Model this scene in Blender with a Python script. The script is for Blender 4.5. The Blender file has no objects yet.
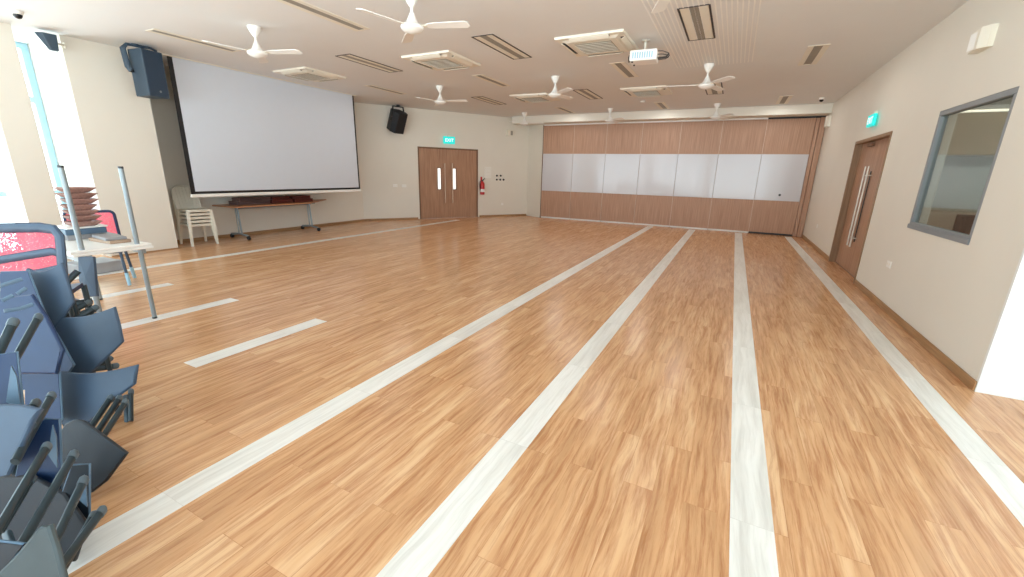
import bpy, bmesh, math, random
from mathutils import Vector, Matrix
random.seed(7)
WORLD, FILL, EXPO, SUN = 10.0, 9.5, 0.05, 5.0
COL = bpy.context.scene.collection
XR, YB, ZC = 1.937, 14.465, 3.48          # right wall, partition, ceiling
# ------------------------------------------------------------------ materials
def lin(c):
    return tuple(((v/255)/12.92 if v/255 <= .04045 else ((v/255+.055)/1.055)**2.4) for v in c) + (1.0,)
def new_mat(name):
    m = bpy.data.materials.new(name); m.use_nodes = True
    return m, m.node_tree, m.node_tree.nodes['Principled BSDF']
def plain(name, rgb, rough=.5, metal=0., spec=.5, var=.04, scale=6., emit=None, es=0.):
    m, nt, b = new_mat(name)
    b.inputs['Roughness'].default_value = rough; b.inputs['Metallic'].default_value = metal
    b.inputs['Specular IOR Level'].default_value = spec
    c = lin(rgb)
    if var > 0:
        tc = nt.nodes.new('ShaderNodeTexCoord'); n = nt.nodes.new('ShaderNodeTexNoise')
        n.inputs['Scale'].default_value = scale; n.inputs['Detail'].default_value = 3
        r = nt.nodes.new('ShaderNodeValToRGB')
        r.color_ramp.elements[0].position = .3; r.color_ramp.elements[1].position = .7
        r.color_ramp.elements[0].color = tuple(v*(1-var) for v in c[:3])+(1,)
        r.color_ramp.elements[1].color = tuple(min(1, v*(1+var)) for v in c[:3])+(1,)
        nt.links.new(tc.outputs['Object'], n.inputs['Vector']); nt.links.new(n.outputs['Fac'], r.inputs['Fac'])
        nt.links.new(r.outputs['Color'], b.inputs['Base Color'])
    else:
        b.inputs['Base Color'].default_value = c
    if emit:
        b.inputs['Emission Color'].default_value = lin(emit); b.inputs['Emission Strength'].default_value = es
    return m
def wood(name, c1, c2, axis='Z', fine=60., long=2.0, rough=.4, spec=.4):
    """straight grained veneer, grain along one axis of the object"""
    m, nt, b = new_mat(name); L = nt.links.new
    tc = nt.nodes.new('ShaderNodeTexCoord'); mp = nt.nodes.new('ShaderNodeMapping')
    s = [fine]*3; s['XYZ'.index(axis)] = long
    mp.inputs['Scale'].default_value = s
    n = nt.nodes.new('ShaderNodeTexNoise'); n.inputs['Scale'].default_value = 1.; n.inputs['Detail'].default_value = 4
    r = nt.nodes.new('ShaderNodeValToRGB')
    r.color_ramp.elements[0].position = .32; r.color_ramp.elements[1].position = .68
    r.color_ramp.elements[0].color = lin(c1); r.color_ramp.elements[1].color = lin(c2)
    L(tc.outputs['Object'], mp.inputs['Vector']); L(mp.outputs['Vector'], n.inputs['Vector'])
    L(n.outputs['Fac'], r.inputs['Fac']); L(r.outputs['Color'], b.inputs['Base Color'])
    b.inputs['Roughness'].default_value = rough; b.inputs['Specular IOR Level'].default_value = spec
    return m
def planks(name, width, length, cols, grainc, rough, gap=.0012, grain_mix=.55):
    """vinyl planks laid along Y with flowing grain"""
    m, nt, b = new_mat(name); L = nt.links.new; N = nt.nodes.new
    tc = N('ShaderNodeTexCoord'); sep = N('ShaderNodeSeparateXYZ'); L(tc.outputs['Object'], sep.inputs[0])
    cmb = N('ShaderNodeCombineXYZ'); L(sep.outputs['Y'], cmb.inputs['X']); L(sep.outputs['X'], cmb.inputs['Y'])
    br = N('ShaderNodeTexBrick'); L(cmb.outputs[0], br.inputs['Vector'])
    br.offset = .37; br.offset_frequency = 2
    br.inputs['Scale'].default_value = 1.; br.inputs['Brick Width'].default_value = length
    br.inputs['Row Height'].default_value = width; br.inputs['Mortar Size'].default_value = gap
    br.inputs['Mortar Smooth'].default_value = .2; br.inputs['Bias'].default_value = 0.
    br.inputs['Color1'].default_value = (0, 0, 0, 1); br.inputs['Color2'].default_value = (1, 1, 1, 1)
    br.inputs['Mortar'].default_value = (.35, .35, .35, 1)
    # per plank shift of the grain
    sh = N('ShaderNodeVectorMath'); sh.operation = 'MULTIPLY_ADD'
    L(br.outputs['Color'], sh.inputs[0]); sh.inputs[1].default_value = (7, 31, 3); L(tc.outputs['Object'], sh.inputs[2])
    # slow waviness
    wv = N('ShaderNodeTexNoise'); wv.inputs['Scale'].default_value = 1.6; wv.inputs['Detail'].default_value = 2
    L(sh.outputs[0], wv.inputs['Vector'])
    ad = N('ShaderNodeVectorMath'); ad.operation = 'MULTIPLY_ADD'
    L(wv.outputs['Color'], ad.inputs[0]); ad.inputs[1].default_value = (.07, .1, 0); L(sh.outputs[0], ad.inputs[2])
    mp = N('ShaderNodeMapping'); mp.inputs['Scale'].default_value = (40, 2.3, 1); L(ad.outputs[0], mp.inputs['Vector'])
    g = N('ShaderNodeTexNoise'); g.inputs['Scale'].default_value = 1.; g.inputs['Detail'].default_value = 7; g.inputs['Roughness'].default_value = .68
    L(mp.outputs[0], g.inputs['Vector'])
    mp2 = N('ShaderNodeMapping'); mp2.inputs['Scale'].default_value = (12, 1.1, 1); L(ad.outputs[0], mp2.inputs['Vector'])
    g2 = N('ShaderNodeTexNoise'); g2.inputs['Scale'].default_value = 1.; g2.inputs['Detail'].default_value = 3; L(mp2.outputs[0], g2.inputs['Vector'])
    base = N('ShaderNodeValToRGB'); base.color_ramp.elements[0].color = lin(cols[0]); base.color_ramp.elements[1].color = lin(cols[-1])
    base.color_ramp.elements[0].position = .30; base.color_ramp.elements[1].position = .72
    if len(cols) == 3:
        e = base.color_ramp.elements.new(.5); e.color = lin(cols[1])
    mxs = N('ShaderNodeMath'); mxs.operation = 'MULTIPLY_ADD'; mxs.inputs[1].default_value = .16
    L(br.outputs['Color'], mxs.inputs[0]); 
    sub = N('ShaderNodeMath'); sub.operation = 'SUBTRACT'; L(g2.outputs['Fac'], sub.inputs[0]); sub.inputs[1].default_value = .08
    L(sub.outputs[0], mxs.inputs[2]); L(mxs.outputs[0], base.inputs['Fac'])
    gr = N('ShaderNodeValToRGB'); gr.color_ramp.elements[0].position = .36; gr.color_ramp.elements[1].position = .56
    gr.color_ramp.elements[0].color = lin(grainc); gr.color_ramp.elements[1].color = (1, 1, 1, 1)
    L(g.outputs['Fac'], gr.inputs['Fac'])
    mul = N('ShaderNodeMix'); mul.data_type = 'RGBA'; mul.blend_type = 'MULTIPLY'; mul.inputs['Factor'].default_value = grain_mix
    L(base.outputs['Color'], mul.inputs['A']); L(gr.outputs['Color'], mul.inputs['B'])
    mo = N('ShaderNodeMix'); mo.data_type = 'RGBA'; mo.blend_type = 'MULTIPLY'
    mf = N('ShaderNodeMath'); mf.operation = 'MULTIPLY'; mf.inputs[1].default_value = .35; L(br.outputs['Fac'], mf.inputs[0])
    L(mf.outputs[0], mo.inputs['Factor']); L(mul.outputs['Result'], mo.inputs['A']); mo.inputs['B'].default_value = lin(grainc)
    L(mo.outputs['Result'], b.inputs['Base Color'])
    rr = N('ShaderNodeMath'); rr.operation = 'MULTIPLY_ADD'; rr.inputs[1].default_value = .12; rr.inputs[2].default_value = rough-.06
    L(g.outputs['Fac'], rr.inputs[0]); L(rr.outputs[0], b.inputs['Roughness'])
    b.inputs['Specular IOR Level'].default_value = .38
    bp = N('ShaderNodeBump'); bp.inputs['Strength'].default_value = .04; bp.inputs['Distance'].default_value = .002
    L(g.outputs['Fac'], bp.inputs['Height']); L(bp.outputs[0], b.inputs['Normal'])
    return m
def pane_mat(name, tint, refl=.06, rough=.0):
    m, nt, b = new_mat(name); nt.nodes.remove(b); L = nt.links.new
    t = nt.nodes.new('ShaderNodeBsdfTransparent'); t.inputs['Color'].default_value = tint
    g = nt.nodes.new('ShaderNodeBsdfGlossy'); g.inputs['Roughness'].default_value = rough
    f = nt.nodes.new('ShaderNodeFresnel'); gm = nt.nodes.new('ShaderNodeNewGeometry'); io = nt.nodes.new('ShaderNodeMath'); io.operation = 'MULTIPLY_ADD'
    io.inputs[1].default_value = 1/1.5-1.5; io.inputs[2].default_value = 1.5          # the same reflection on both faces of the pane
    L(gm.outputs['Backfacing'], io.inputs[0]); L(io.outputs[0], f.inputs['IOR'])
    x = nt.nodes.new('ShaderNodeMixShader')
    L(f.outputs[0], x.inputs[0]); L(t.outputs[0], x.inputs[1]); L(g.outputs[0], x.inputs[2])
    L(x.outputs[0], nt.nodes['Material Output'].inputs['Surface'])
    return m
def mesh_fabric(name, rgb, open_=.35):
    """see-through woven mesh: tiny holes in a coloured, translucent weave"""
    m, nt, b = new_mat(name); L = nt.links.new; N = nt.nodes.new
    tr = N('ShaderNodeBsdfTransparent'); tl = N('ShaderNodeBsdfTranslucent'); tl.inputs['Color'].default_value = lin(rgb)
    b.inputs['Base Color'].default_value = lin(rgb); b.inputs['Roughness'].default_value = .7
    tc = N('ShaderNodeTexCoord'); w = N('ShaderNodeTexVoronoi'); w.inputs['Scale'].default_value = 110
    L(tc.outputs['Object'], w.inputs['Vector'])
    lt = N('ShaderNodeMath'); lt.operation = 'LESS_THAN'; L(w.outputs['Distance'], lt.inputs[0]); lt.inputs[1].default_value = open_
    a = N('ShaderNodeMixShader'); a.inputs[0].default_value = .5; L(b.outputs[0], a.inputs[1]); L(tl.outputs[0], a.inputs[2])
    x = N('ShaderNodeMixShader'); L(lt.outputs[0], x.inputs[0]); L(a.outputs[0], x.inputs[1]); L(tr.outputs[0], x.inputs[2])
    L(x.outputs[0], nt.nodes['Material Output'].inputs['Surface'])
    return m
M = dict(
    wall=plain('wall_paint', (226, 222, 211), .55, var=.012, scale=1.5),
    wall_cool=plain('wall_paint_daylit', (232, 234, 232), .5, var=.01, scale=1.5),  # same wall paint with the bluish daylight put into its tone
    ceil=plain('ceiling_paint', (226, 228, 228), .8, var=.012, scale=1.2),
    white=plain('white_enamel', (240, 240, 236), .35, var=.01),
    offwhite=plain('off_white_plastic', (232, 228, 214), .45, var=.015),
    plastic_white=plain('white_moulded_plastic', (226, 222, 208), .4, var=.02),
    vent=plain('vent_beige', (172, 160, 142), .6, var=.03),
    grille=plain('vent_grey', (150, 146, 136), .6, var=.03),
    dark=plain('dark_grey', (52, 54, 58), .5, var=.05),
    black=plain('black_plastic', (22, 23, 26), .42, var=.05),
    navy=plain('blue_grey_plastic', (58, 78, 100), .45, var=.06, scale=9),
    navy_dark=plain('deep_blue_plastic', (18, 46, 84), .42, var=.06, scale=9),
    tube=plain('grey_coated_tube', (48, 64, 72), .38, metal=.3, var=.04),
    cap=plain('grey_rubber_cap', (84, 100, 110), .5, var=.03),
    seat_red=mesh_fabric('red_mesh', (255, 138, 158), .40),
    speaker=plain('speaker_cabinet', (50, 68, 84), .5, var=.04),
    speaker_face=plain('speaker_grille', (34, 54, 74), .62, var=.1, scale=160),
    speaker_black=plain('speaker_black', (26, 28, 34), .5, var=.05),
    speaker_black2=plain('speaker_black_grille', (16, 18, 24), .6, var=.1, scale=150),
    alu=plain('aluminium', (158, 198, 216), .35, metal=.2, var=.02),
    alu_grey=plain('grey_powder_coat', (132, 138, 142), .45, var=.02),
    steel=plain('brushed_steel', (214, 208, 196), .4, metal=.5, var=.02),
    pole=plain('grey_painted_steel', (142, 152, 156), .38, metal=.3, var=.02),
    board=plain('whiteboard', (204, 204, 209), .10, var=.0),
    screen=plain('screen_fabric', (208, 215, 225), .85, spec=.1, var=.006),
    seam=plain('aluminium_seam', (206, 184, 164), .4, metal=.2, var=.02),
    door=wood('door_veneer', (156, 117, 92), (182, 144, 117), 'Z', 40, 1.6, .42),
    frame=wood('door_frame_wood', (110, 82, 62), (134, 104, 80), 'Z', 40, 1.6, .4),
    jamb=wood('door_jamb_wood', (132, 104, 78), (152, 122, 94), 'Z', 40, 1.6, .4),
    partition=wood('partition_veneer', (166, 128, 104), (192, 155, 130), 'Z', 46, 1.3, .42),
    skirting=wood('skirting_wood', (148, 112, 76), (178, 140, 100), 'Y', 50, 2., .4),
    desk=wood('desk_laminate', (176, 120, 84), (198, 142, 102), 'Y', 40, 1.5, .4),
    mahog=wood('mahogany_board', (74, 28, 24), (116, 50, 40), 'Y', 50, 3., .4),
    greybrown=wood('grey_brown_board', (84, 62, 58), (116, 88, 82), 'Y', 50, 3., .5),
    tray=wood('tray_wood', (146, 110, 102), (176, 138, 126), 'X', 50, 4., .5),
    slate=plain('blue_grey_card', (74, 98, 120), .55, var=.05),
    greycard=plain('grey_card', (150, 150, 152), .6, var=.04),
    kraft=plain('kraft_board', (176, 150, 128), .65, var=.05),
    red=plain('extinguisher_red', (188, 34, 36), .3, var=.03),
    sign=plain('exit_sign_green', (30, 196, 190), .4, var=.0, emit=(30, 218, 212), es=.7),
    sign_txt=plain('exit_sign_letters', (235, 255, 250), .4, var=.0, emit=(225, 255, 250), es=1.1),
    vision=plain('lit_vision_glass', (240, 240, 236), .15, var=.0, emit=(255, 252, 244), es=.9),
    scuffed=plain('scuffed_grey_plastic', (66, 76, 78), .5, var=.14, scale=7),
    charcoal=plain('charcoal_plastic', (22, 31, 40), .42, var=.06),
    rim=plain('pale_blue_edge', (86, 112, 134), .4, var=.03),
    led=plain('lit_tube', (255, 250, 240), .3, var=.0, emit=(255, 244, 226), es=1.6),
    floor=planks('oak_vinyl_planks', .152, 1.22, ((192, 146, 104), (209, 162, 118), (222, 182, 140)), (182, 132, 92), .23),
    inlay=planks('bleached_plank', .6, 1.22, ((216, 213, 206), (229, 227, 221), (234, 232, 227)), (184, 178, 170), .34, grain_mix=.25),
    pane=pane_mat('window_glass', (.93, .98, 1., 1)),
    pane2=pane_mat('office_glass', (.80, .84, .82, 1)),
    office=plain('office_paint', (190, 182, 166), .6, var=.02),
    office2=plain('office_paint_lower', (186, 190, 182), .5, var=.02),
    cabinet=plain('office_cabinet', (170, 158, 142), .5, var=.03),
)
# ------------------------------------------------------------------ mesh helpers
class MB:
    def __init__(s): s.bm = bmesh.new()
    def box(s, c, d, bev=0., mat=None, seg=1):
        r = bmesh.ops.create_cube(s.bm, size=1.); vs = r['verts']
        for v in vs: v.co = Vector((v.co.x*d[0], v.co.y*d[1], v.co.z*d[2]))
        if bev > 0:
            es = list({e for v in vs for e in v.link_edges})
            rb = bmesh.ops.bevel(s.bm, geom=es, offset=min(bev, min(d)*.45), segments=seg, affect='EDGES', profile=.5)
            vs = list({v for f in rb['faces'] for v in f.verts} | {v for v in vs if v.is_valid})
        T = Matrix.Translation(Vector(c)) @ (mat.to_4x4() if mat is not None else Matrix())
        for v in vs: v.co = T @ v.co
        return s
    def b2(s, a, b, bev=0., seg=1):
        return s.box([(a[i]+b[i])/2 for i in range(3)], [abs(b[i]-a[i]) for i in range(3)], bev, None, seg)
    def tube(s, pts, r, n=10, flat=1., cap=True, taper=None):
        pts = [Vector(p) for p in pts]; rings = []; up = None
        for i, p in enumerate(pts):
            d = (pts[min(i+1, len(pts)-1)]-pts[max(i-1, 0)]).normalized()
            if up is None:
                up = Vector((0, 0, 1)) if abs(d.z) < .9 else Vector((1, 0, 0))
            a = (up - d*up.dot(d)).normalized(); b = d.cross(a); up = a
            rr = r if taper is None else r*taper[i]
            rings.append([s.bm.verts.new(p + a*math.cos(2*math.pi*k/n)*rr + b*math.sin(2*math.pi*k/n)*rr*flat) for k in range(n)])
        for u, v in zip(rings, rings[1:]):
            for k in range(n): s.bm.faces.new((u[k], u[(k+1) % n], v[(k+1) % n], v[k]))
        if cap:
            s.bm.faces.new(rings[0][::-1]); s.bm.faces.new(rings[-1])
        return s
    def lathe(s, prof, c=(0, 0, 0), n=24, axis='Z'):
        rings = []
        for r, z in prof:
            ring = []
            for k in range(n):
                a = 2*math.pi*k/n
                q = (r*math.cos(a), r*math.sin(a), z)
                if axis == 'X': q = (z, r*math.cos(a), r*math.sin(a))
                if axis == 'Y': q = (r*math.sin(a), z, r*math.cos(a))
                ring.append(s.bm.verts.new(Vector(c)+Vector(q)))
            rings.append(ring)
        for u, v in zip(rings, rings[1:]):
            for k in range(n): s.bm.faces.new((u[k], u[(k+1) % n], v[(k+1) % n], v[k]))
        s.bm.faces.new(rings[0][::-1]); s.bm.faces.new(rings[-1])
        return s
    def plate(s, pts, nrm, t, bulge=0.):
        """outline pts, thickness t behind the face (against nrm)"""
        nrm = Vector(nrm).normalized()
        a = [s.bm.verts.new(Vector(p)) for p in pts]; b = [s.bm.verts.new(Vector(p)-nrm*t) for p in pts]
        n = len(pts)
        c0 = sum((Vector(p) for p in pts), Vector())/n
        ca = s.bm.verts.new(c0+nrm*bulge); cb = s.bm.verts.new(c0+nrm*(bulge-t))
        for k in range(n):
            s.bm.faces.new((a[k], a[(k+1) % n], ca)); s.bm.faces.new((b[(k+1) % n], b[k], cb))
            s.bm.faces.new((a[(k+1) % n], a[k], b[k], b[(k+1) % n]))
        return s
    def prism(s, poly, z0, z1, top=None):
        """xy polygon extruded in z; top = optional other polygon"""
        a = [s.bm.verts.new((x, y, z0)) for x, y in poly]; b = [s.bm.verts.new((x, y, z1)) for x, y in (top or poly)]
        n = len(poly)
        for k in range(n): s.bm.faces.new((a[k], a[(k+1) % n], b[(k+1) % n], b[k]))
        s.bm.faces.new(a[::-1]); s.bm.faces.new(b)
        return s
    def moved(s, T):
        for v in s.bm.verts: v.co = T @ v.co
        return s
    def build(s, name, mat, parent=None, smooth=False, kind=None, loc=None):
        bmesh.ops.recalc_face_normals(s.bm, faces=s.bm.faces)
        me = bpy.data.meshes.new(name); s.bm.to_mesh(me); s.bm.free()
        me.materials.append(M[mat] if isinstance(mat, str) else mat)
        o = bpy.data.objects.new(name, me); COL.objects.link(o)
        if smooth:
            for p in me.polygons: p.use_smooth = True
            try: me.set_sharp_from_angle(angle=math.radians(38))
            except Exception: pass
        if parent is not None: o.parent = parent
        if loc is not None: o.location = loc
        if kind: o['kind'] = kind
        return o
def struct(name, mb, mat, **k): return mb.build(name, mat, kind='structure', **k)
def root(name, label, cat, loc=(0, 0, 0), rz=0., group=None):
    o = bpy.data.objects.new(name, None); COL.objects.link(o)
    o.location = loc; o.rotation_euler = (0, 0, rz); o['label'] = label; o['category'] = cat
    o.empty_display_size = .1
    if group: o['group'] = group
    return o
def tag(o, label, cat, group=None):
    o['label'] = label; o['category'] = cat
    if group: o['group'] = group
    return o
def dup(r, loc, rz, label):
    c = r.copy(); COL.objects.link(c); c.location = loc; c.rotation_euler = (0, 0, rz); c['label'] = label
    def kids(a, b):
        for ch in list(a.children):
            k = ch.copy(); COL.objects.link(k); k.parent = b
            kids(ch, k)
    kids(r, c)
    return c
def rot_frame(x, y, z):
    m = Matrix((x, y, z)).transposed(); return m
# ------------------------------------------------------------------ room shell
struct('floor', MB().b2((-11.1, -3.6, -.12), (6.4, 15.3, 0)), 'floor')
struct('ceiling', MB().b2((-11.1, -3.6, ZC), (6.4, 15.3, ZC+.12)), 'ceil')
def wall_mb(p, u, L, H, th, openings, z0=0.):
    """wall from p along unit u, thickness to the left-normal side given by sign of th"""
    u = Vector((u[0], u[1], 0)).normalized(); n = Vector((-u.y, u.x, 0))
    mb = MB()
    ss = sorted({0., L} | {o[0] for o in openings} | {o[1] for o in openings})
    zs = sorted({z0, H} | {o[2] for o in openings} | {o[3] for o in openings})
    R = rot_frame(u, n, Vector((0, 0, 1)))
    for a, b in zip(ss, ss[1:]):
        run = None
        for c, d in zip(zs, zs[1:]):
            hole = any(o[0]-1e-6 <= a and b <= o[1]+1e-6 and o[2]-1e-6 <= c and d <= o[3]+1e-6 for o in openings)
            if not hole:
                q = Vector(p)+u*((a+b)/2)+n*(th/2)
                mb.box((q.x, q.y, (c+d)/2), (b-a, abs(th), d-c), mat=R)
    return mb
DY0, DY1, DZ = 8.31, 10.46, 2.31
WY0, WY1, WZ0, WZ1 = 5.175, 6.715, 1.086, 2.373
struct('wall_right', wall_mb((XR, 4.40, 0), (0, 1), YB+.3-4.40, ZC, -.16, [(DY0-4.40, DY1-4.40, 0, DZ), (WY0-4.40, WY1-4.40, WZ0, WZ1)]), 'wall')
struct('wall_right_return', MB().b2((XR+.0, 4.372, 0), (6.2, 4.5, ZC)), 'wall_cool')
struct('wall_east', wall_mb((6.2, -3.4, 0), (0, 1), 7.9, ZC, -.16, [(.9, 4.2, .3, 3.1), (4.5, 7.4, .3, 3.1)]), 'wall_cool')
struct('wall_south', wall_mb((-11.1, -3.2, 0), (1, 0), 17.3, ZC, -.2, [(1.7, 5.3, .25, 3.25), (5.6, 9.2, .25, 3.25), (9.5, 13.1, .25, 3.25), (13.4, 16.8, .25, 3.25)]), 'wall')
XL = -9.57
struct('wall_left', wall_mb((XL, -3.2, 0), (0, 1), 7.44, ZC, .62, [(.4, 5.54, 0, ZC), (5.91, 6.41, 0, ZC)]), 'wall')
struct('wall_recess', MB().b2((-10.42, 3.36, 0), (-10.3, 9.80, ZC)), 'wall')
struct('wall_left_reveal', MB().b2((-10.95, 3.21, 0), (-10.19, 3.35, ZC)), 'wall')
D0 = Vector((-9.32, 11.288, 0)); DT = Vector((1.17, 1.83, 0)).normalized(); DN = Vector((DT.y, -DT.x, 0))   # slanted door wall, DN points into the room
S0, S1, DW, DH = -1.819, 4.25, 2.172, 2.34
pA = D0+DT*S0
struct('wall_door', wall_mb(pA, (DT.x, DT.y), S1-S0+.05, ZC, .16, [(-S0, -S0+DW, 0, DH)]), 'wall')
struct('wall_back', MB().b2((-6.27, YB+.12, 0), (XR, YB+.24, ZC)), 'wall')
struct('wall_back_return', wall_mb((-7.05, 14.885, 0), (.775, -.42), .882, ZC, .12, []), 'wall')
struct('trim_1', MB().b2((-7.26, 13.95, 3.25), (XR-.001, YB+.1, ZC)), 'wall')
# skirting
def skirt(name, p, q, h=.085, t=.012, mat='skirting'):
    p = Vector(p); q = Vector(q); u = (q-p).normalized(); n = Vector((-u.y, u.x, 0)); c = (p+q)/2+n*t/2
    struct(name, MB().box((c.x, c.y, h/2), ((q-p).length, t, h), .003, rot_frame(u, n, Vector((0, 0, 1)))), mat)
skirt('baseboard_right', (XR, 4.38, 0), (XR, DY0-.02, 0)); skirt('baseboard_right_far', (XR, DY1+.02, 0), (XR, YB-.02, 0))
skirt('baseboard_left', (-10.3, 9.755, 0), (-10.3, 4.24, 0), .06); skirt('baseboard_left_near', (XL, 4.24, 0), (XL, 3.21, 0), .02)
a = D0+DT*S0; b = D0+DT*-.06; skirt('baseboard_door', b, a, .06)
a = D0+DT*(DW+.06); b = D0+DT*S1; skirt('baseboard_door_far', b, a, .06)
# inlaid pale planks of the floor
k = 2
for x0, x1, y0, y1 in ((-2.345, -2.155, -1., 14.28), (-1.07, -.885, -1., 14.28), (.212, .398, -1., 14.28), (1.482, 1.662, -1., 14.28),
                       (-8.24, -8.06, 1.2, 11.85), (-3.885, -3.70, 1.60, 2.88), (-5.41, -5.225, 1.25, 2.85), (-6.83, -6.66, 1.5, 2.82)):
    struct('trim_%d' % k, MB().b2((x0, y0, -.004), (x1, y1, .0012)), 'inlay'); k += 1
# perforated acoustic strip of the ceiling
mb = MB()
for i in range(22):
    x = -1.22+i*.056
    mb.b2((x, 1.0, ZC-.003), (x+.016, 8.75, ZC+.01))
struct('trim_10', mb, 'white')
# ------------------------------------------------------------------ windows
def window(name, p, u, w, z0, z1, cols, rows, fr='alu', gl='pane', t=.06, f=.05):
    u = Vector(u).normalized(); n = Vector((-u.y, u.x, 0)); R = rot_frame(u, n, Vector((0, 0, 1))); p = Vector(p)
    mb = MB()
    def bar(s0, s1, a, b):
        q = p+u*(s0+s1)/2; mb.box((q.x, q.y, (a+b)/2), (s1-s0, t, b-a), .004, R)
    bar(0, w, z0, z0+f); bar(0, w, z1-f, z1); bar(0, f, z0+f, z1-f); bar(w-f, w, z0+f, z1-f)
    for i in range(1, cols): bar(w*i/cols-f/2, w*i/cols+f/2, z0+f, z1-f)
    for h in rows: bar(f, w-f, h-f/2, h+f/2)
    o = struct(name, mb, fr)
    q = p+u*w/2
    g = MB().box((q.x, q.y, (z0+z1)/2), (w-.01, .008, z1-z0-.01), 0, R).build('window_pane', gl, o)
    return o
for i, s in enumerate((.7, 4.6, 8.5, 12.4)):
    window('window_%d' % (i+1), (-10.1+s, -3.3, 0), (1, 0, 0), 3.6 if i < 3 else 3.4, .25, 3.25, 3, (1.0,))
window('window_5', (6.28, -2.5, 0), (0, 1, 0), 3.3, .3, 3.1, 3, (1.,)); window('window_6', (6.28, 1.1, 0), (0, 1, 0), 2.9, .3, 3.1, 3, (1.,))
window('window_7', (-10.85, -3.2, 0), (0, 1, 0), 6.4, .0, ZC, 6, (1.05, 2.6), f=.09)
# the office window in the right wall and the room behind it
o = window('window_8', (XR+.036, WY0, 0), (0, 1, 0), WY1-WY0, WZ0, WZ1, 1, (), 'alu_grey', 'pane2', .07, .055)
MB().b2((XR-.012, WY0-.0, WZ0-.02), (XR+.0, WY1+.0, WZ0+.03), .004).build('window_sill', 'alu_grey', o)
mb = MB()
mb.b2((XR+.17, 4.55, .0), (4.4, 8.28, .02)).b2((XR+.17, 4.55, 2.72), (4.4, 8.28, 2.76)).b2((4.36, 4.55, .02), (4.4, 8.28, 2.72))
struct('wall_office', mb, 'office2')
struct('wall_office_end', MB().b2((XR+.17, 8.14, .02), (4.36, 8.26, 2.72)), 'office2')
cb = root('wall_cabinet', 'beige cabinet hung high behind the office window', 'cabinet', (3.2, 8.0, 1.95))
MB().b2((-1.08, -.12, 0), (1.1, .138, .545), .004).build('carcass', 'office', cb)
MB().b2((-1.07, -.135, .01), (.0, -.12, .535), .003).build('door', 'office', cb); MB().b2((.01, -.135, .01), (1.09, -.12, .535), .003).build('door', 'office', cb)
tl = root('tube_light', 'thin white strip light above the beige cabinet behind the office window', 'light', (3.1, 7.78, 2.50))
MB().b2((-.95, -.03, 0), (.95, .03, .05), .004).build('body', 'white', tl); MB().tube([(-.93, 0, -.014), (.93, 0, -.014)], .013).build('tube', 'led', tl, True)
ck = root('office_cupboard', 'brown low cupboard standing behind the office window', 'cupboard', (2.75, 7.9, .022))
MB().b2((-.45, -.2, 0), (.9, .22, 1.20), .006).build('carcass', 'cabinet', ck)
for x in (-.44, .235): MB().b2((x, -.216, .04), (x+.665, -.2, 1.18), .003).build('door', 'cabinet', ck)
mo = root('monitor', 'dark computer monitor on a shelf behind the office window', 'monitor', (2.80, 7.36, .70))
MB().b2((-.13, -.09, 0), (.13, .09, .015), .004).b2((-.02, -.015, .015), (.02, .015, .2)).build('stand', 'black', mo)
MB().b2((-.25, -.035, .16), (.25, -.005, .52), .008).build('display', 'black', mo)
sh = root('office_desk', 'grey desk behind the office window under the dark monitor', 'desk', (2.95, 7.35, .022))
MB().b2((-.6, -.32, .65), (.9, .32, .677), .004).build('desktop', 'office2', sh)
for x in (-.57, .85): MB().b2((x, -.3, 0), (x+.02, .3, .65)).build('leg', 'office2', sh)
# ------------------------------------------------------------------ doors
def wedge(mb, p, u, s0, s1, n0, n1, z0, z1, bev=.0):
    """box in a wall frame: along u, n = into the room"""
    u = Vector(u); n = Vector((u.y, -u.x, 0)); R = rot_frame(u, n, Vector((0, 0, 1)))
    R = Matrix((u, n, Vector((0, 0, 1)))).transposed()
    q = Vector(p)+u*(s0+s1)/2+n*(n0+n1)/2
    return mb.box((q.x, q.y, (z0+z1)/2), (s1-s0, n1-n0, z1-z0), bev, R)
def wpt(p, u, s, n, z):
    u = Vector(u); q = Vector(p)+u*s+Vector((u.y, -u.x, 0))*n
    return Vector((q.x, q.y, z))
U1 = (DT.x, DT.y, 0)
mb = MB()
wedge(mb, D0, U1, 0, .05, -.12, .004, 0, DH); wedge(mb, D0, U1, DW-.05, DW, -.12, .004, 0, DH); wedge(mb, D0, U1, .05, DW-.05, -.12, .004, DH-.05, DH)
d1 = struct('door_1', mb, 'frame')
mid = DW/2
for a, b, v0, v1, hs in ((.048, mid-.001, .665, .785, .915), (mid+.001, DW-.048, 1.215, 1.335, 1.185)):
    mb = MB(); z0, z1 = .98, 1.68
    wedge(mb, D0, U1, a, v0, -.06, -.012, .003, DH-.048); wedge(mb, D0, U1, v1, b, -.06, -.012, .003, DH-.048)
    wedge(mb, D0, U1, v0, v1, -.06, -.012, .003, z0); wedge(mb, D0, U1, v0, v1, -.06, -.012, z1, DH-.048)
    lf = mb.build('door_leaf', 'door', d1)
    mb = MB()
    for s in ((v0-.012, v0+.006, z0-.01, z1+.01), (v1-.006, v1+.012, z0-.01, z1+.01), (v0, v1, z0-.012, z0+.006), (v0, v1, z1-.006, z1+.012)):
        wedge(mb, D0, U1, s[0], s[1], -.014, -.006, s[2], s[3])
    mb.build('vision_frame', 'dark', lf)
    wedge(MB(), D0, U1, v0+.004, v1-.004, -.04, -.032, z0+.004, z1-.004).build('vision_panel', 'vision', lf)
    mb = MB(); mb.tube([wpt(D0, U1, hs, .045, .52), wpt(D0, U1, hs, .045, 1.85)], .016, 12)
    for z in (.68, 1.69): mb.tube([wpt(D0, U1, hs, -.013, z), wpt(D0, U1, hs, .045, z)], .009, 8)
    mb.build('pull_handle', 'seam', lf, True)
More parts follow.
